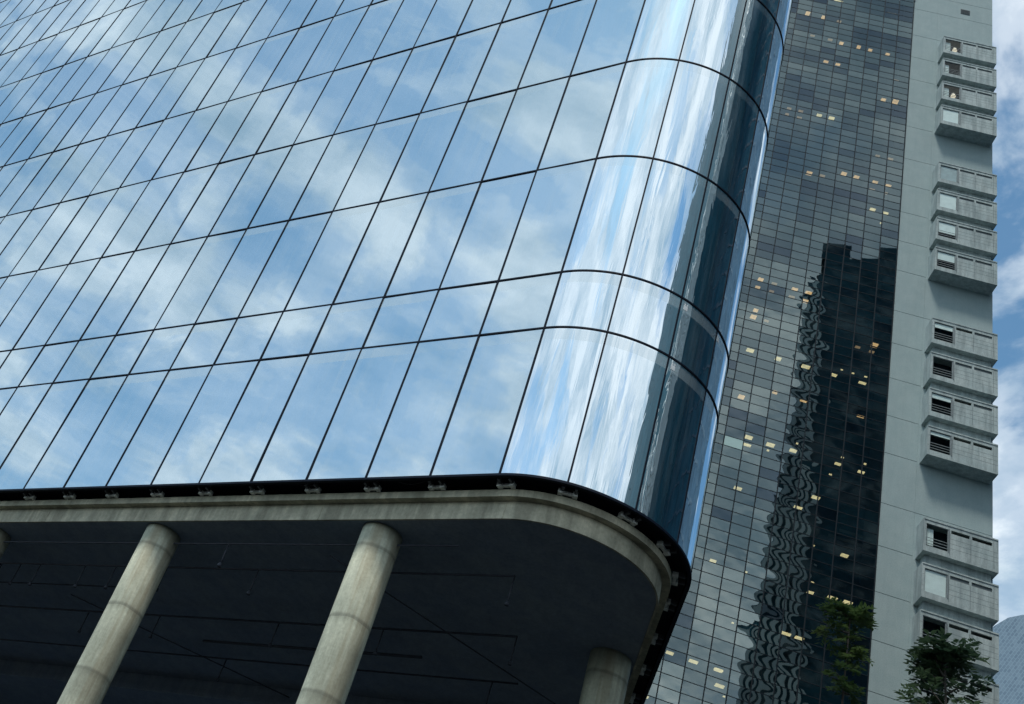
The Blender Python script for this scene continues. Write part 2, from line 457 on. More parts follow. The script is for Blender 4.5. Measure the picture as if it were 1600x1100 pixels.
# vertical mullions, each its own part
MW = 0.021
for k, x in enumerate(MULL_X):
    b_ = MB(); b_.box(x - MW, x + MW, -0.018, 0.10, ZB(ROWS[0]), zt); b_.build('mullion', M_FRAME, GB)
for th in TH[1:]:
    b_ = MB(); ht = math.degrees(MW / RAD)
    b_.prism([pt_arc(th - ht, -0.010), pt_arc(th + ht, -0.010), pt_arc(th + ht, 0.1), pt_arc(th - ht, 0.1)], ZB(ROWS[0]), zt)
    b_.build('mullion', M_FRAME, GB)
d = PANE
while d < SIDE:
    a, c = pt_side(d - MW, -0.006), pt_side(d + MW, -0.006); e, f = pt_side(d + MW, 0.1), pt_side(d - MW, 0.1)
    b_ = MB(); b_.prism([a, c, e, f], ZB(ROWS[0]), zt); b_.build('mullion', M_FRAME, GB); d += PANE
# horizontal transoms running round the corner
for r in ROWS[1:]:
    b_ = MB(); z = ZB(r)
    b_.sweep(lambda o: path(o), [(-0.021, z - 0.021), (0.10, z - 0.021), (0.10, z + 0.021), (-0.021, z + 0.021)])
    b_.build('transom', M_FRAME, GB)
# bottom profile under the lowest row
b_ = MB(); z = ZB(0.758)
b_.sweep(lambda o: path(o), [(-0.026, z - 0.035), (0.06, z - 0.035), (0.06, z + 0.02), (-0.026, z + 0.02)])
b_.build('bottom_frame', M_FRAME, GB)
# near-black panel closing the open gap above the brackets, its colour standing for shade
b_ = MB()
b_.sweep(lambda o: path(o), [(0.065, z + 0.12), (0.62, z + 0.12), (0.62, ZB(0.7520)), (0.68, ZB(0.7520)), (0.68, z + 0.22), (0.065, z + 0.22)])
b_.build('cavity_shade_panel', M_CAVITY, GB)
# body behind the glass and roof
back = pt_side(SIDE, 0.12)
b_ = MB(); b_.prism(path(0.14) + [(XL, back[1])], ZB(0.775), zt); b_.build('inner_body', M_CAVITY, GB)
b_ = MB(); b_.prism(path(-0.02) + [(XL, back[1])], zt + 0.03, zt + 1.2); b_.build('parapet', M_FRAME, GB)
# stepped slab edge: upper lip and lower fascia
b_ = MB()
b_.sweep(lambda o: path(o), [(0.36, ZB(0.7422)), (0.66, ZB(0.7422)), (0.66, ZB(0.7516)), (0.36, ZB(0.7516))])
b_.build('slab_lip', M_FASCIA, GB)
b_ = MB()
b_.sweep(lambda o: path(o), [(0.54, ZB(0.7182)), (0.585, ZB(0.7182)), (0.585, ZB(0.7422) - 0.003), (0.54, ZB(0.7422) - 0.003)])
b_.build('slab_fascia', M_FASCIA, GB)
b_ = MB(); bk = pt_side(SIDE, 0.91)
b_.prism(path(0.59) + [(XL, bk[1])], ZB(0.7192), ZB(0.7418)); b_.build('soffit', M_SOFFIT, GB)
# formwork joints on the fascia are narrow raised fins
b_ = MB()
for x in [-0.708 * S - 0.27 * S * k for k in range(0, 13)]:
    b_.box(x - 0.012, x + 0.012, 0.530, 0.545, ZB(0.7186), ZB(0.7419))
b_.build('fascia_joint', M_FASCIA, GB)
# brackets on the slab edge, one under every mullion
def bracket_at(p_out, p_in, tang):
    """p_out on the glass line, p_in on the slab lip; tang = unit vector along the facade"""
    z = ZB(0.7562)
    po, pi_, t_ = Vector((*p_out, 0)), Vector((*p_in, 0)), Vector((*tang, 0))
    inw = (pi_ - po).normalized()
    def bar(mb, c0, c1, w, z0, z1):
        n_ = (c1 - c0).normalized(); s_ = Vector((-n_.y, n_.x, 0)) * w
        mb.prism([((c0 - s_).x, (c0 - s_).y), ((c0 + s_).x, (c0 + s_).y), ((c1 + s_).x, (c1 + s_).y), ((c1 - s_).x, (c1 - s_).y)], z0, z1)
    a = MB()
    for sg in (-1, 1):
        bar(a, po + inw * 0.10 + t_ * (0.13 * sg + 0.06), pi_ - inw * 0.02 + t_ * 0.15 * sg, 0.028, z - 0.03, z + 0.08)
    bar(a, pi_ - inw * 0.03 - t_ * 0.175, pi_ - inw * 0.03 + t_ * 0.175, 0.02, z - 0.02, z + 0.05)
    br = a.build('bracket', M_DSTEEL, GB)
    p = MB()
    bar(p, pi_ - inw * 0.045 - t_ * 0.20, pi_ - inw * 0.045 + t_ * 0.20, 0.035, z - 0.055, z + 0.012)
    for sg in (-1, 1):
        bar(p, pi_ - inw * 0.06 + t_ * (0.15 * sg - 0.05), pi_ - inw * 0.06 + t_ * (0.15 * sg + 0.05), 0.06, z - 0.075, z + 0.03)
    p.build('base_plate', M_STEEL, br)
for x in MULL_X[1:26]: bracket_at((x, 0), (x + 0.06, 0.36), (1, 0))
for th in TH: bracket_at(pt_arc(th, 0), pt_arc(th + 1, 0.36), (math.cos(R_(th)), math.sin(R_(th))))
d = 0.9
while d < 14: bracket_at(pt_side(d, 0), pt_side(d, 0.36), (math.cos(R_(120)), math.sin(R_(120)))); d += PANE
# loose cables in the bracket gap
for (x0, x1, sag) in ((-0.86 * S, -0.815 * S, 0.10), (-1.02 * S, -0.985 * S, 0.07)):
    b_ = MB()
    b_.tube([(x0 + (x1 - x0) * i / 8, 0.24, ZB(0.7596) + 0.06 - sag * math.sin(math.pi * i / 8)) for i in range(9)], 0.008, 6)
    b_.build('cable', M_DSTEEL, GB)
# round concrete columns
def column(x, y, r=0.0262 * S):
    zb = ZB(0.7192) - 0.004
    c_ = MB(); n = 48
    c_.tube([(0, 0, 0.0), (0, 0, 4.2), (0, 0, 8.4), (0, 0, 11.5), (0, 0, zb)], r, n)
    return c_.build('concrete_column', M_COLUMN, GB, (x, y, 0))
column(-1.2825 * S, 0.0626 * S); column(-0.895 * S, 0.0626 * S)
for k in range(2, 8): column(-(0.895 + 0.387 * k) * S, 0.0626 * S)
p = pt_side(2.9, 0.0626 * S); column(*p)
p = pt_side(9.9, 0.0626 * S); column(*p)
p = pt_side(16.9, 0.0626 * S); column(*p)
# unseen core box added to darken the space under the slab; soffit beams
b_ = MB(); b_.box(-2.6 * S, -1.1 * S, 14.5, 22, 0, ZB(0.7192) - 0.004); b_.build('added_core_box', M_SOFFIT, GB)
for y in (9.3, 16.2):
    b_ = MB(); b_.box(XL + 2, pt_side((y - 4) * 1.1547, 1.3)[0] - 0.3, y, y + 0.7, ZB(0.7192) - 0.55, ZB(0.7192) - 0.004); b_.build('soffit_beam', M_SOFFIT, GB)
# sprinkler pipes with drops hanging below the soffit
zp = ZB(0.7045)
def pipe(y, s0, s1, r=0.022, dx=0.0):
    b_ = MB(); b_.tube([(-s0 * S, y * S, zp), (-s1 * S, (y + dx) * S, zp)], r, 8); pb = b_.build('sprinkler_pipe', M_PIPE, GB)
    return pb
def drop(pb, s, y, ln=0.62):
    b_ = MB(); x = -s * S
    b_.tube([(x, y * S, zp), (x, y * S, zp - ln)], 0.019, 8)
    b_.tube([(x, y * S, zp - ln), (x, y * S, zp - ln - 0.05), (x, y * S, zp - ln - 0.10)], [0.03, 0.055, 0.05], 10)
    b_.build('sprinkler_head', M_PIPE, pb)
p1 = pipe(0.066, 2.6, 0.78); drop(p1, 1.15, 0.066, 0.55)
p2 = pipe(0.129, 2.6, 0.735, 0.026)
for s in (0.735, 1.14, 1.32, 1.43, 1.50, 1.61, 1.66, 1.71): drop(p2, s, 0.129)
p3 = pipe(0.19, 2.6, 1.46, 0.022); drop(p3, 1.46, 0.19)
p4 = pipe(0.272, 2.6, 0.80, 0.03)
for s in (0.80, 1.01, 1.20, 1.45, 1.62): drop(p4, s, 0.272)
p5 = pipe(0.40, 2.6, 0.86, 0.026)
for s in (0.9, 1.15, 1.4, 1.7): drop(p5, s, 0.40)
b_ = MB(); b_.tube([(-0.99 * S, 0.09 * S, zp), (-0.78 * S, 0.55 * S, zp)], 0.018, 8); b_.build('sprinkler_pipe', M_PIPE, GB)
b_ = MB(); b_.tube([(-1.62 * S, 0.22 * S, zp), (-1.25 * S, 0.62 * S, zp)], 0.018, 8); b_.build('sprinkler_pipe', M_PIPE, GB)
b_ = MB(); b_.tube([(-1.4 * S, 0.335 * S, zp - 0.1), (-0.98 * S, 0.335 * S, zp - 0.1)], 0.04, 10); b_.build('drain_pipe', M_PIPE, GB)
# small white tags left on the corner glass
for th, r in ((58.6, 2), (58.6, 1), (85.0, 2)):
    z = ZB(ROWS[r]) - 0.20
    b_ = MB()
    for (a0, a1, h0, h1) in ((0.0, 2.4, -0.10, 0.02), (0.3, 0.9, 0.02, 0.09), (1.7, 2.2, 0.02, 0.09)):
        b_.prism([pt_arc(th + a0, -0.004), pt_arc(th + a1, -0.004), pt_arc(th + a1, 0.004), pt_arc(th + a0, 0.004)], z + h0, z + h1)
    b_.build('glazing_tag', M_WHITE, GB)

# ================================================================== CONCRETE AND GLASS TOWER
D = 80.0
ZT = lambda z: z * D + CAM_Z
BN = R_(-16.03173171529184)
nTv = Vector((-math.sin(BN), math.cos(BN), 0))
TW = empty('concrete_tower', (nTv.x * D, nTv.y * D, 0), BN)
tag(TW, 'tall tower with dark grey window grid beside a pale concrete wall with stacked bays', 'building')
TM = Matrix.Translation(TW.location) @ Matrix.Rotation(BN, 4, 'Z')
TMI = TM.inverted()
def on_tower(px, py, y=0.0):
    """photo pixel -> tower local (x, z) on the plane y"""
    o_ = TMI @ Vector((0, 0, CAM_Z)); dv = TMI.to_3x3() @ ray(px, py)
    k = (y - o_.y) / dv.y; q = o_ + dv * k
    return q.x, q.z
GW = 0.0184 * D; GX1 = 0.3176 * D; RH = 0.01175 * D
ZROW0 = ZT(0.5757) - RH * 60
NR = 180; NC = 22
TOP = ZROW0 + RH * NR
GX0 = GX1 - GW * NC
WX1 = 0.4172 * D
def hidden(px, py):
    edge = 1075 + (880 - py) * 0.1795 if py < 890 else 1076 - 0.4 * (py - 898)
    return px < edge
panes = []
aqx, aqz = on_tower(1146, 690)
for c in range(NC):
    x0 = GX0 + GW * c
    for r in range(NR):
        z0 = ZROW0 + RH * r
        if z0 + RH < 0: continue
        q = project(TM @ Vector((x0 + GW / 2, 0, z0 + RH / 2)))
        vis = q is not None and 0 < q[0] < 1600 and 0 < q[1] < 1100 and not hidden(*q)
        dist = (TM @ Vector((x0 + GW / 2, 0, z0 + RH / 2)) - Vector((0, 0, CAM_Z))).length
        panes.append((0 if vis else 1, dist, x0, z0))
panes.sort()
block = {}
def tone_of(x0, z0):
    k = (round(x0 / GW / 2.0), round(z0 / RH / 3.0))
    if k not in block: block[k] = rnd.choice((0.22, 0.4, 0.5, 0.6, 0.7, 0.75, 0.85, 0.95)) * (0.56 if z0 > ZT(1.0) else 0.8 if z0 > ZT(0.7) else 1.0)  # tint steps darker with height, imitating brighter cloud reflections low down
    v = block[k] + rnd.uniform(-0.12, 0.12)
    if rnd.random() < 0.035: v = 0.08
    return max(0.0, min(1.0, v))
def t_pane(bm, lay, x0, z0, fine):
    g = 0.022
    xa, xb, za, zb = x0 + g, x0 + GW - g, z0 + g, z0 + RH - g
    nx, nz = (14, 8) if fine else (2, 2)
    calm = 0.35 if z0 > ZT(0.985) else 1.0
    amp = rnd.uniform(0.0025, 0.0100) * (0.10 if calm < 1 else 1.0) * rnd.choice((1, 1, -1)); sk = rnd.uniform(-0.45, 0.45); fq = rnd.uniform(0.6, 1.1); ph = rnd.uniform(-3, 3); gm = rnd.uniform(0.75, 1.35)
    tx = rnd.uniform(-0.0016, 0.0016); tz = rnd.uniform(-0.0024, 0.0024); tone = tone_of(x0, z0)
    rows = []
    for j in range(nz + 1):
        row = []
        for i in range(nx + 1):
            u, v = i / nx, j / nz
            bow = math.sin(math.pi * v ** gm)
            yy = amp * bow * ((u - .5) + sk * (u - .5) ** 2 + 0.10 * math.sin(fq * 2 * math.pi * u + ph)) + calm * (tx * (u - .5) + tz * (v - .5))
            row.append(bm.verts.new((xa + (xb - xa) * u, yy, za + (zb - za) * v)))
        rows.append(row)
    for j in range(nz):
        for i in range(nx):
            f = bm.faces.new((rows[j][i], rows[j][i + 1], rows[j + 1][i + 1], rows[j + 1][i])); f.smooth = True; f[lay] = tone
def finish(bm, name, mat):
    me = bpy.data.meshes.new(name); bm.to_mesh(me); bm.free(); me.materials.append(mat)
    ob = bpy.data.objects.new(name, me); COL.objects.link(ob); ob.parent = TW; return ob
rest = bmesh.new(); rl = rest.faces.layers.float.new('pane_tone')
for i, (v, dist, x0, z0) in enumerate(panes):
    if x0 < aqx < x0 + GW and z0 < aqz < z0 + RH:
        b_ = MB(); b_.box(x0 + .025, x0 + GW - .025, -0.01, 0.02, z0 + .025, z0 + RH - .025)
        ob = b_.build('window_pane', M_AQUA, TW); ob['label'] = 'pale aqua opaque panel among the dark panes'; continue
    if v == 0 and i < 98:
        bm = bmesh.new(); ly = bm.faces.layers.float.new('pane_tone'); t_pane(bm, ly, x0, z0, True); finish(bm, 'window_pane', M_TGLASS)
    else:
        t_pane(rest, rl, x0, z0, v == 0)
ob = finish(rest, 'window_pane_field', M_TGLASS); ob['kind'] = 'stuff'
# mullion grid: each upright a part, all thin sills one part
for c in range(NC + 1):
    x = GX0 + GW * c
    b_ = MB(); b_.box(x - 0.036, x + 0.036, -0.04, 0.10, 0, TOP); b_.build('mullion', M_TMULL, TW)
b_ = MB()
for r in range(NR + 1):
    z = ZROW0 + RH * r
    if z < 0: continue
    b_.box(GX0 + 0.046, GX1 - 0.046, -0.02, 0.08, z - 0.023, z + 0.023)
ob = b_.build('window_sill', M_TMULL, TW); ob['kind'] = 'stuff'
b_ = MB(); b_.box(GX0, GX1 - 0.05, 3.2, 24, 0, TOP); b_.build('interior_core', M_TIN, TW)
b_ = MB(); b_.box(GX0 - 0.4, GX0 - 0.05, 0, 24, 0, TOP); b_.build('side_wall', M_TMULL, TW)
# faint pale slab edges seen behind some panes
b_ = MB()
for (px, py, wpx) in ((1300, 102, 6), (1395, 122, 2), (1300, 290, 7), (1250, 168, 4), (1350, 640, 3), (1345, 655, 3), (1320, 500, 2), (1350, 840, 3), (1340, 850, 2)):
    x, z = on_tower(px, py, 0.35); n_ = round(x / GW)
    b_.box(n_ * GW - wpx * GW / 2, n_ * GW + wpx * GW / 2, 0.33, 0.36, z - 0.12, z + 0.12)
b_.build('slab_edge', plain('slab_edge_grey', (0.10, 0.13, 0.14), 0.8), TW)
# lit ceiling lights behind the glass
LIGHTS = []
def addl(ox, oy, k, pts):
    for q in pts: LIGHTS.append((ox + q[0] / k, oy + q[1] / k, *q[2:]))
addl(1220, 0, 6.873, [(288, 148, 'w'), (456, 190, 'w'), (625, 232, 'd'), (340, 385, 'd'), (530, 430, 'd'), (650, 468, 'w'), (835, 512, 'w'), (958, 545, 'w'), (1145, 588, 'w'),
    (482, 670, 'w'), (610, 700, 'w'), (1240, 860, 'd'), (1100, 1078, 'w'), (1230, 1095, 'w'), (1195, 148, 't'), (620, 10, 't')])
addl(1180, 160, 6.1125, [(325, 60, 'd'), (435, 85, 'd'), (305, 115, 'd'), (420, 150, 'd'), (612, 125, 'p'), (728, 155, 'p'), (1168, 515, 'd'), (1290, 545, 'd'), (515, 680, 'w'),
    (640, 705, 'd'), (845, 688, 'w'), (965, 720, 'w'), (1145, 765, 'w'), (1270, 800, 'w'), (1115, 835, 'd'), (1245, 870, 'd'), (1120, 1028, 'p'), (1245, 1062, 'p')])
addl(1160, 300, 6.1125, [(1325, 300, 's'), (175, 838, 'w'), (305, 878, 'd'), (145, 915, 'w'), (278, 952, 'd'), (500, 932, 'w'), (630, 968, 'w'), (470, 1005, 'd'), (600, 1045, 'w')])
addl(1100, 380, 2.75, [(222, 290, 'w'), (212, 318, 'w'), (268, 335, 'd'), (198, 462, 'p'), (318, 498, 'p'), (437, 532, 'p'), (558, 568, 'p'), (680, 602, 'p'), (160, 662, 'w'), (305, 642, 'w'),
    (428, 678, 'w'), (672, 748, 'w'), (192, 836, 'p'), (183, 868, 'p'), (285, 868, 'p'), (275, 892, 's'), (383, 893, 'p'), (400, 862, 's'), (660, 448, 'd'), (732, 440, 'w'), (720, 468, 'd'),
    (595, 922, 's'), (575, 950, 'p'), (692, 950, 's'), (675, 985, 'p'), (543, 995, 's'), (145, 1055, 'p'), (592, 545, 's'), (695, 575, 's'), (640, 560, 's')])
addl(1100, 720, 2.894, [(15, 85, 's'), (425, 213, 'p'), (505, 168, 'p'), (40, 455, 'p'), (190, 505, 's'), (130, 735, 's'), (65, 948, 'p'), (70, 1020, 'p'), (90, 1068, 's'),
    (635, 430, 'p'), (495, 385, 's'), (490, 552, 's'), (480, 598, 'p'), (580, 622, 'p'), (650, 643, 'p'), (370, 785, 'p'), (430, 805, 'p')])
addl(990, 980, 7.619, [(430, 312, 'p'), (710, 415, 'p'), (1010, 517, 'p'), (120, 825, 'p')])
for (px, py, k) in LIGHTS:
    x, z = on_tower(px, py, 0.55)
    q_ = rnd.uniform(.75, 1.15)
    wd, dp = {'w': (.23, .22), 'd': (.22, .14), 'p': (.28, .18), 's': (.09, .07), 't': (.60, .05)}[k]; wd *= q_; dp *= rnd.uniform(.7, 1.2)
    b_ = MB(); b_.box(x - wd, x + wd, 0.55 - dp, 0.55 + dp, z, z + 0.06)
    b_.build('ceiling_light', {'w': M_LWARM, 'd': M_LDIM, 'p': M_LPALE, 's': M_LPALE, 't': M_LPALE}[k], TW)
# rendered concrete wall: slabs with open joints in front of a dark backing
JL = [0.5278, 0.5757, 0.6229, 0.6706, 0.7175, 0.7757, 0.8213, 0.8696, 0.9167, 0.9627, 1.0227, 1.0685, 1.1158, 1.1628, 1.2085, 1.2682, 1.3143, 1.3616, 1.4076, 1.4553, 1.5143, 1.5500]
lo = [0.5278 - 0.0475 * k for k in range(1, 12)]
hi = [1.5500 + 0.047 * k for k in range(1, 16)]
JL = sorted(lo + JL + hi)
JL = [ZT(v) for v in JL if 0 < ZT(v) < TOP]
SEAM = 0.3485 * D
wb = MB(); g = 0.022
zz_ = [0.0] + JL + [TOP]
for z0, z1 in zip(zz_, zz_[1:]):
    wb.box(GX1 + 0.06, SEAM - 0.004, 0.0, 0.5, z0 + g, z1 - g)
full = [z for z in JL if any(abs(z - ZT(v)) < 0.05 for v in (0.7175, 0.9627, 1.2085, 1.4553, 1.5143, 1.55))] + [z for z in JL if z > ZT(1.56)]
zf = [0.0] + full + [TOP]
for z0, z1 in zip(zf, zf[1:]):
    wb.box(SEAM + 0.004, WX1, 0.0, 0.5, z0 + g, z1 - g)
wb.build('concrete_wall', M_WALL, TW)
b_ = MB(); b_.box(GX1 + 0.05, WX1 - 0.05, 0.06, 24, 0, TOP - 0.1); b_.build('wall_backing', M_JOINT, TW)
b_ = MB(); b_.box(GX1 - 0.03, GX1 + 0.055, -0.12, 0.3, ZT(1.530), TOP); b_.build('corner_trim', M_TMULL, TW)
b_ = MB(); b_.box(GX0 - 0.4, WX1, -0.05, 24.2, TOP + 0.01, TOP + 1.0); b_.build('roof_parapet', M_WALL, TW)
# louvred wall vent near the top
b_ = MB(); b_.box(0.3771 * D, 0.3888 * D, -0.03, 0.02, ZT(1.5256), ZT(1.5362))
for k in range(6):
    z = ZT(1.5262) + k * 0.13; b_.box(0.3776 * D, 0.3883 * D, -0.06, -0.031, z, z + 0.05)
b_.build('wall_vent', M_LOUV, TW)

# ---- projecting concrete bays
BD = 0.0183 * D                                  # projection from the wall
BX0, BX1 = 0.3507 * D, 0.4145 * D
def bay(ztop, win, vents, lamp=False):
    h = 0.0346 * D; z0 = ztop - h; y0 = -BD; th = 0.16
    root = MB()
    X = lambda s: BX0 + s * D
    wx0, wx1 = X(0.0022), X(0.0213)
    wz1 = ztop - 0.0052 * D; wz0 = wz1 - 0.0236 * D
    vx = [(X(0.0235), X(0.0394)), (X(0.0414), X(0.0585))]
    vz1 = wz1; vz0 = wz1 - 0.0036 * D
    # shell: floor, roof, cheeks and the front wall round the openings
    root.box(BX0, BX1, y0, 0.0, ztop - th, ztop)
    root.box(BX0, BX1, y0, 0.0, z0, z0 + th)
    root.box(BX0, BX0 + th, y0, 0.0, z0 + th, ztop - th)
    root.box(BX1 - th, BX1, y0, 0.0, z0 + th, ztop - th)
    a0, a1 = BX0 + th, BX1 - th; fy = y0 + 0.12
    root.box(a0, a1, y0, fy, z0 + th, wz0)                          # below everything
    root.box(wx1, a1, y0, fy, wz0, vz0 - 0.0)                       # panel right of the window
    root.box(a0, wx0, y0, fy, wz0, wz1) if wx0 - a0 > 0.01 else None
    root.box(a0, a1, y0, fy, wz1, ztop - th)
    root.box(wx1, vx[0][0], y0, fy, vz0, wz1); root.box(vx[0][1], vx[1][0], y0, fy, vz0, wz1); root.box(vx[1][1], a1, y0, fy, vz0, wz1)
    # tile joints
    nf = len(root.bm.faces); j = root
    for k in range(1, 4):
        zz2 = wz0 - 0.05 + k * (vz0 - wz0) / 4
        j.box(wx1 + 0.12, BX1 - 0.03, y0 - 0.003, y0 + 0.004, zz2 - 0.009, zz2 + 0.009)
    j.box(X(0.0404) - 0.010, X(0.0404) + 0.010, y0 - 0.0035, y0 + 0.004, z0 + 0.2, vz0 - 0.05)
    j.box(wx1 + 0.09, wx1 + 0.11, y0 - 0.0035, y0 + 0.004, z0 + 0.2, vz0 - 0.05)
    j.box(X(0.0597), X(0.0597) + 0.02, y0 - 0.0035, y0 + 0.004, z0 + 0.2, ztop - 0.25)
    for k in range(1, 3):
        zz2 = z0 + k * h / 3; j.box(BX0 + 0.02, BX0 + 0.15, y0 - 0.0035, y0 + 0.004, zz2 - 0.008, zz2 + 0.008)
    root.bm.faces.ensure_lookup_table()
    for q in range(nf, len(root.bm.faces)): root.bm.faces[q].material_index = 1
    b_obj = root.build('bay', [M_BAY, M_LOUV], TW)
    # proud frame lip round the front, slightly chamfered look
    l = MB()
    l.box(BX0 + 0.02, BX1 - 0.02, y0 - 0.05, y0 - 0.002, ztop - 0.13, ztop - 0.02); l.build('cornice', M_BAY, b_obj)
    # room behind
    rm = MB(); rm.box(a0, a1, fy + 0.9, fy + 0.95, z0 + th, ztop - th); rm.build('room_back', M_BAYIN, b_obj)
    # window: frame, glass, rails, blind
    f = MB(); e = 0.05; wy = y0 + 0.05
    f.box(wx0, wx0 + e, wy, wy + 0.06, wz0, wz1); f.box(wx1 - e, wx1, wy, wy + 0.06, wz0, wz1)
    f.box(wx0 + e, wx1 - e, wy, wy + 0.06, wz0, wz0 + e); f.box(wx0 + e, wx1 - e, wy, wy + 0.06, wz1 - e, wz1)
    f.box(wx1 + 0.002, wx1 + 0.055, y0 - 0.05, y0 - 0.002, wz0 - 0.02, wz1)
    f.build('window_frame', M_ALU, b_obj)
    gl = MB(); gl.quad([(wx0 + e, wy + 0.03, wz0 + e), (wx1 - e, wy + 0.03, wz0 + e), (wx1 - e, wy + 0.03, wz1 - e), (wx0 + e, wy + 0.03, wz1 - e)])
    gl.build('window_pane', M_CLEAR, b_obj)
    H = wz1 - wz0
    if win.get('rails', 3):
        r_ = MB()
        for k in range(win.get('rails', 3)):
            zz2 = wz0 + 0.22 + 0.24 * k; r_.box(wx0 + 0.03, wx1 - 0.03, y0 - 0.012, y0 + 0.022, zz2 - 0.018, zz2 + 0.018)
        r_.build('railing', M_RAIL, b_obj)
    if win.get('blind', 0) > 0:
        bl = MB(); q0 = wz1 - H * win['blind'] if win['blind'] < 1 else wz0 + 0.05
        bl.box(wx0 + 0.06, wx1 - 0.06, wy + 0.05, wy + 0.07, q0, wz1 - 0.06)
        bl.build('blind', M_BLINDG if win.get('grey') else M_BLIND, b_obj)
    if win.get('curtain'):
        cu_ = MB(); n = 10; cw = (wx1 - wx0) * win['curtain']
        for k in range(n):
            xa = wx0 + 0.06 + cw * k / n; ya = wy + 0.20 + (0.03 if k % 2 else 0)
            cu_.box(xa, xa + cw / n - 0.002, ya, ya + 0.02, wz0 + 0.25, wz1 - 0.25)
        cu_.build('curtain', M_BLIND, b_obj)
    if lamp:
        la = MB(); lx = wx1 - 0.42; lz = wz1 - 0.95
        la.tube([(lx, wy + 0.5, lz), (lx, wy + 0.5, lz + 0.42)], [0.24, 0.13], 14); la.build('lamp_shade', M_LROOM, b_obj)
    # narrow vent windows
    for (p0, p1), open_ in zip(vx, vents):
        v = MB(); v.box(p0, p1, y0 + 0.07, y0 + 0.09, vz0, vz1 - (0.02 if not open_ else 0.0)) if not open_ else None
        if open_:
            v.box(p0, p1, y0 + 0.09, y0 + 0.11, vz0, vz0 + 0.03); v.box(p0, p0 + 0.03, y0 + 0.09, y0 + 0.11, vz0 + 0.03, vz1)
        v.build('vent_window', M_ALU if open_ else M_LOUV, b_obj)
    return b_obj
def neck(z0, z1):
    b_ = MB(); b_.box(BX0 + 0.30, BX1 - 0.30, -BD + 0.50, 0.0, z0 + 0.002, z1 - 0.002)
    b_.build('bay_neck', M_BAY, TW)
STACKS = {1.4412: [dict(blind=.75, rails=2, grey=0, lamp=1, curtain=.35, b=0), dict(rails=3, curtain=.3), dict(rails=3, curtain=.35, lamp=1), dict(blind=1.0, rails=0)],
          1.1956: [dict(blind=1.0, rails=0, grey=1), dict(blind=1.0, rails=0), dict(blind=.72, rails=3), dict(blind=.5, rails=3)],
          0.9499: [dict(blind=.28, rails=3), dict(blind=0, rails=3), dict(blind=.25, rails=3), dict(blind=.18, rails=3)],
          0.7026: [dict(blind=0, rails=3, curtain=.35), dict(blind=1.0, rails=0), dict(blind=0, rails=3), dict(blind=0, rails=3)]}
VENTS = {1.4412: [(0, 0)] * 4, 1.1956: [(0, 0)] * 4, 0.9499: [(1, 0), (0, 0), (1, 0), (1, 1)], 0.7026: [(1, 1), (0, 0), (1, 1), (1, 1)]}
STACKS[1.4412][0] = dict(rails=3, curtain=.35, lamp=1)
for zt_, wins in STACKS.items():
    for k, wn_ in enumerate(wins):
        top = ZT(zt_ - 0.0470 * k)
        bay(top, wn_, VENTS[zt_][k], wn_.get('lamp', False))
        if k < 3: neck(ZT(zt_ - 0.0470 * (k + 1)), top - 0.0346 * D)
for zt_ in (1.8000, 0.4560, 0.2100):
    for k in range(4):
        top = ZT(zt_ - 0.0470 * k); bay(top, dict(blind=rnd.choice((0, .3, 1.0)), rails=3), (0, 0))
        if k < 3: neck(ZT(zt_ - 0.0470 * (k + 1)), top - 0.0346 * D)

# ================================================================== TOWERS SEEN ONLY IN THE REFLECTIONS
def dark_glass(name, base, rough):
    mt, t, b, o = new_mat(name)
    f = ramp(t, tex(t, 0.3, 4), [(0.3, 0.7), (0.7, 1.3)])
    t.links.new(mix(t, 1.0, base, f, 'MULTIPLY'), b.inputs['Base Color']); b.inputs['Roughness'].default_value = rough
    b.inputs['Specular IOR Level'].default_value = 0.15
    return mt
M_DARK = dark_glass('dark_tower_glass', (0.034, 0.125, 0.165), 0.3)
M_DBAND = plain('dark_tower_band', (0.05, 0.13, 0.17), 0.7)
M_FIN = plain('pale_metal_fin', (0.92, 0.93, 0.88), 0.4, 0.0, 0.05)
T2 = empty('dark_office_tower', (37.5, -10.0, 0))
tag(T2, 'dark navy office tower with pale upright fins, mirrored in the grey window grid', 'building')
b_ = MB(); b_.box(0, 40, -38, 0, 0, 163.2); b_.box(-0.6, 4.0, -30, -0.4, 163.21, 166.8); b_.box(8.5, 30, -34, -1, 163.21, 167.4); b_.build('tower_body', M_DARK, T2)
b_ = MB()
for k in range(43):
    z = 3.6 + k * 3.75
    b_.box(-0.04, 40.04, -38.04, 0.05, z, z + (0.10 if k % 3 else 1.1))
b_.build('floor_band', M_DBAND, T2)
b_ = MB()
for x in (5.5, 8, 12, 16, 20, 24, 28, 32, 36): b_.box(x - .05, x + .05, 0.055, 0.12, 0, 163.1)
b_.build('mullion', M_DBAND, T2)
b_ = MB()
for (x0, x1, h, y1) in ((-4.1, -3.2, 91, 0.2), (-3.2, -2.2, 113, 0.1), (-2.2, -0.001, 157, 0.05)): b_.box(x0, x1, -22 - x0, y1, 0, h)
b_.build('side_wing', M_DARK, T2)
for x, h in ((-3.8, 89), (-2.8, 111), (-1.8, 153), (-0.8, 156), (0.15, 152), (1.1, 142), (2.05, 118), (3.0, 88), (3.9, 80)):
    b_ = MB(); b_.box(x - 0.27, x + 0.27, 0.21, 0.85, 0, h); b_.build('fin', M_FIN, T2)
T3 = empty('teal_glass_tower', (72, -6, 0))
tag(T3, 'teal glass tower mirrored as a dark strip in the rounded glass corner', 'building')
M_T3 = plain('navy_band', (0.02, 0.06, 0.10), 0.7)
M_TEAL = dark_glass('teal_tower_glass', (0.026, 0.085, 0.125), 0.6)
M_TEAL.node_tree.nodes['Principled BSDF'].inputs['Specular IOR Level'].default_value = 0.0
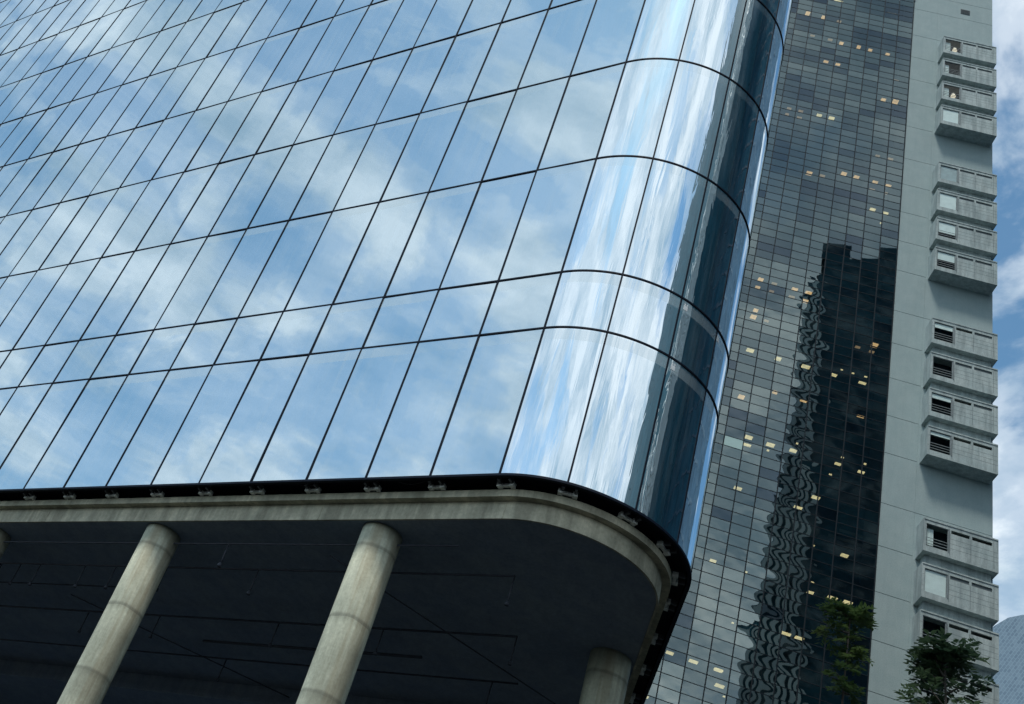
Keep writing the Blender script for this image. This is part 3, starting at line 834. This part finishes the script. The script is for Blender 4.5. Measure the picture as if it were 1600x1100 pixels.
b_ = MB(); b_.box(4.0, 34, -3.8, 29.5, 0, 150); b_.build('tower_body', M_TEAL, T3)
b_ = MB()
for k in range(38):
    z = 3.6 + k * 3.9; b_.box(3.95, 34.05, -3.85, 29.55, z, z + 0.3)
b_.build('floor_band', M_T3, T3)
b_ = MB()
for y in (0, 4, 8, 12, 16, 20, 24, 28): b_.box(3.88, 3.945, y - .08, y + .08, 0, 149.9)
b_.build('mullion', M_T3, T3)

T5 = empty('added_pale_tower', (79, 24, 0))  # unseen tower added to dull the sky strip mirrored on the corner
tag(T5, 'added pale blue tower out of view, dulling the strip mirrored on the rounded corner outer edge', 'building')
M_PALE = dark_glass('pale_tower_glass', (0.13, 0.235, 0.34), 0.5)
b_ = MB(); b_.box(0, 26, 0, 34, 0, 150); b_.build('tower_body', M_PALE, T5)
M_PBAND = plain('pale_band', (0.20, 0.31, 0.41), 0.7)
b_ = MB()
for k in range(38):
    z = 3.6 + k * 3.9; b_.box(-0.05, 26.05, -0.05, 34.05, z, z + 0.4)
b_.build('floor_band', M_PBAND, T5)
b_ = MB()
for y in (3, 9, 15, 21, 27, 33): b_.box(-0.12, -0.055, y - .1, y + .1, 0, 149.9)
b_.build('mullion', M_PBAND, T5)

# ================================================================== FAR TOWER, BOTTOM RIGHT
fr = ray(1602, 1010); fr = fr / fr.xy.length
FD = 260.0
T4 = empty('distant_glass_tower', (fr.x * FD, fr.y * FD, 0), math.atan2(-fr.x, fr.y) + R_(24))
tag(T4, 'distant tower with haze painted into its pale blue diagonal panel cladding and a sloping roof', 'building')
mt, t, b, o = new_mat('hazed_diagonal_cladding')
cc = N(t, 'ShaderNodeTexCoord'); mpn = N(t, 'ShaderNodeMapping'); t.links.new(cc.outputs['Object'], mpn.inputs[0])
mpn.inputs['Rotation'].default_value = (R_(-90), 0, 0)
mp2 = N(t, 'ShaderNodeMapping'); t.links.new(mpn.outputs[0], mp2.inputs[0]); mp2.inputs['Rotation'].default_value = (0, 0, R_(-62))
bt = N(t, 'ShaderNodeTexBrick'); t.links.new(mp2.outputs[0], bt.inputs['Vector'])
bt.inputs['Color1'].default_value = (0.20, 0.29, 0.37, 1); bt.inputs['Color2'].default_value = (0.13, 0.205, 0.28, 1); bt.inputs['Mortar'].default_value = (0.24, 0.345, 0.43, 1)  # distance haze is put into these pale, low-contrast blues
bt.inputs['Scale'].default_value = 0.45; bt.inputs['Mortar Size'].default_value = 0.03
t.links.new(bt.outputs[0], b.inputs['Base Color']); b.inputs['Roughness'].default_value = 0.35
h0 = CAM_Z + FD * ray(1562, 1012).z / ray(1562, 1012).xy.length
b_ = MB(); n = 14
lo_, hi_ = [], []
prof = [(-9 + 40 * i / n, h0 + 3.0 + 9.5 * (1 - math.exp(-i * 0.28)) - 6.0 * math.exp(-i * 1.1)) for i in range(n + 1)]
for side_y in (0, 26):
    lo_.append([b_.bm.verts.new((x, side_y, 0)) for x, z in prof]); hi_.append([b_.bm.verts.new((x, side_y, z)) for x, z in prof])
for i in range(n):
    b_.bm.faces.new((lo_[0][i], lo_[0][i + 1], hi_[0][i + 1], hi_[0][i])); b_.bm.faces.new((lo_[1][i + 1], lo_[1][i], hi_[1][i], hi_[1][i + 1]))
    b_.bm.faces.new((hi_[0][i], hi_[0][i + 1], hi_[1][i + 1], hi_[1][i]))
for i in (0, n): b_.bm.faces.new((lo_[0][i], hi_[0][i], hi_[1][i], lo_[1][i]))
b_.build('cladding', mt, T4)

# ================================================================== TREES
def leaf_mat(name, c0, c1):
    mt, t, b, o = new_mat(name)
    oi = N(t, 'ShaderNodeAttribute'); oi.attribute_name = 'leaf_tone'
    c = ramp(t, oi.outputs['Fac'], [(0.0, c0), (1.0, c1)])
    t.links.new(c, b.inputs['Base Color']); b.inputs['Roughness'].default_value = 0.5
    tl = N(t, 'ShaderNodeBsdfTranslucent'); t.links.new(c, tl.inputs[0])
    ms = N(t, 'ShaderNodeMixShader'); ms.inputs[0].default_value = 0.3
    t.links.new(b.outputs[0], ms.inputs[1]); t.links.new(tl.outputs[0], ms.inputs[2]); t.links.new(ms.outputs[0], o.inputs[0])
    return mt
M_BARK = concrete('bark', (0.05, 0.045, 0.038), (0.08, 0.07, 0.06), (0.03, 0.03, 0.028), 0.6)
def frond(bm, lay, p, d, ln, wd, tone, rg):
    """pinnate leaf: leaflets in pairs along a drooping stalk"""
    d = d.normalized(); side = d.cross(Vector((0, 0, 1)))
    if side.length < 0.05: side = Vector((1, 0, 0))
    side.normalize(); n = 6
    for i in range(1, n + 1):
        f = i / n
        c = p + d * ln * f + Vector((0, 0, -0.35 * ln * f * f))
        for sg in (-1, 1):
            q = side * sg * 0.9 + d * 0.7 + Vector((rg.uniform(-.25, .25), rg.uniform(-.25, .25), rg.uniform(-.5, .15)))
            q.normalize(); l = wd * (1.15 - 0.5 * abs(f - 0.45)) * rg.uniform(.8, 1.2); s2 = q.cross(Vector((rg.uniform(-.4, .4), rg.uniform(-.4, .4), 1))).normalized() * l * 0.20
            v = [bm.verts.new(c), bm.verts.new(c + q * l * .45 + s2), bm.verts.new(c + q * l), bm.verts.new(c + q * l * .45 - s2)]
            fc = bm.faces.new(v); fc[lay] = max(0, min(1, tone + rg.uniform(-.2, .2)))
def tree(name, label, base, height, limbs, n_frond, leaf, seed, frond_len=0.42, leaflet=0.20, trunk_r=0.13):
    rg = random.Random(seed)
    root = empty(name, base); tag(root, label, 'tree')
    tb = MB(); pts = [(0, 0, 0)]; x = y = 0
    for k in range(1, 8):
        x += rg.uniform(-.12, .12); y += rg.uniform(-.12, .12); pts.append((x, y, height * k / 7 * 0.93))
    tb.tube(pts, [trunk_r * (1 - 0.80 * k / 7) for k in range(8)], 10); tb.build('trunk', M_BARK, root)
    br = MB(); bm = bmesh.new(); lay = bm.faces.layers.float.new('leaf_tone')
    def trunk_at(z):
        f = max(0, min(6.999, z / (height * .93) * 7)); i = int(f); return Vector(pts[i]).lerp(Vector(pts[i + 1]), f - i)
    for (zf, az, ln, up) in limbs:
        a = trunk_at(zf * height); dv = Vector((math.sin(az), math.cos(az), up)).normalized()
        cur = a; tip = [a]
        for k in range(5):
            dv = (dv + Vector((rg.uniform(-.22, .22), rg.uniform(-.22, .22), rg.uniform(-.16, .1)))).normalized(); cur = cur + dv * ln / 5; tip.append(cur)
        br.tube(tip, [0.035, 0.03, 0.024, 0.018, 0.012, 0.007], 6)
        tone = rg.uniform(.1, .8)
        for _ in range(n_frond):
            f = rg.uniform(.30, 1.0) * 5; i = min(4, int(f)); p = tip[i].lerp(tip[i + 1], f - i) + Vector((rg.gauss(0, .10), rg.gauss(0, .10), rg.gauss(0, .09)))
            fd = Vector((rg.gauss(0, 1), rg.gauss(0, 1), rg.uniform(-.3, .7))) + dv * 0.6
            frond(bm, lay, p, fd, frond_len * rg.uniform(.7, 1.25), leaflet, tone, rg)
    br.build('branches', M_BARK, root)
    me = bpy.data.meshes.new('crown'); bm.to_mesh(me); bm.free(); me.materials.append(leaf)
    ob = bpy.data.objects.new('crown', me); COL.objects.link(ob); ob.parent = root
    return root
def stand(px, py, dist):
    v = ray(px, py); v = v / v.xy.length * dist
    return v.x, v.y, v.z + CAM_Z
x, y, z = stand(1490, 990, 34)
rg = random.Random(3)
limbs = []
for _ in range(24):
    zf = rg.uniform(.80, .975); limbs.append((zf, rg.uniform(0, 6.28), (1.02 - zf) * 4.6 * rg.uniform(.7, 1.1) + .30, rg.uniform(.35, 1.1)))
limbs += [(.97, k * 1.3, .55, 1.1) for k in range(5)]
tree('leafy_tree', 'dark green bushy tree top in front of the lowest concrete bays', (x, y, 0), z + .55, limbs, 7, leaf_mat('dark_leaf', (0.030, 0.072, 0.045), (0.125, 0.20, 0.105)), 11, 0.5, 0.23)
x, y, z = stand(1322, 940, 31)
limbs = [(.985, 1.2, .5, .9), (.97, 4.9, .55, .8), (.955, 2.2, .6, .5), (.94, 4.6, .75, .25), (.93, 1.4, .6, .3), (.91, 5.0, .85, .15), (.90, .9, .5, .3), (.88, 3.0, .6, .3), (.87, 1.6, .45, .2), (.84, 4.4, .8, .1), (.83, 1.5, .45, .2), (.80, 2.0, .5, .1), (.78, 5.3, .5, .2), (.75, 1.0, .6, .2), (.72, 4.0, .6, .2), (.70, 2.4, .7, .2)]
limbs = [(a, b2, c * .62, d2) for a, b2, c, d2 in limbs]
tree('slender_tree', 'slim sparse tree with yellow green leaves in front of the dark reflection', (x, y, 0), z + 1.1, limbs, 11, leaf_mat('bright_leaf', (0.05, 0.11, 0.04), (0.14, 0.21, 0.07)), 5, 0.34, 0.17, 0.09)
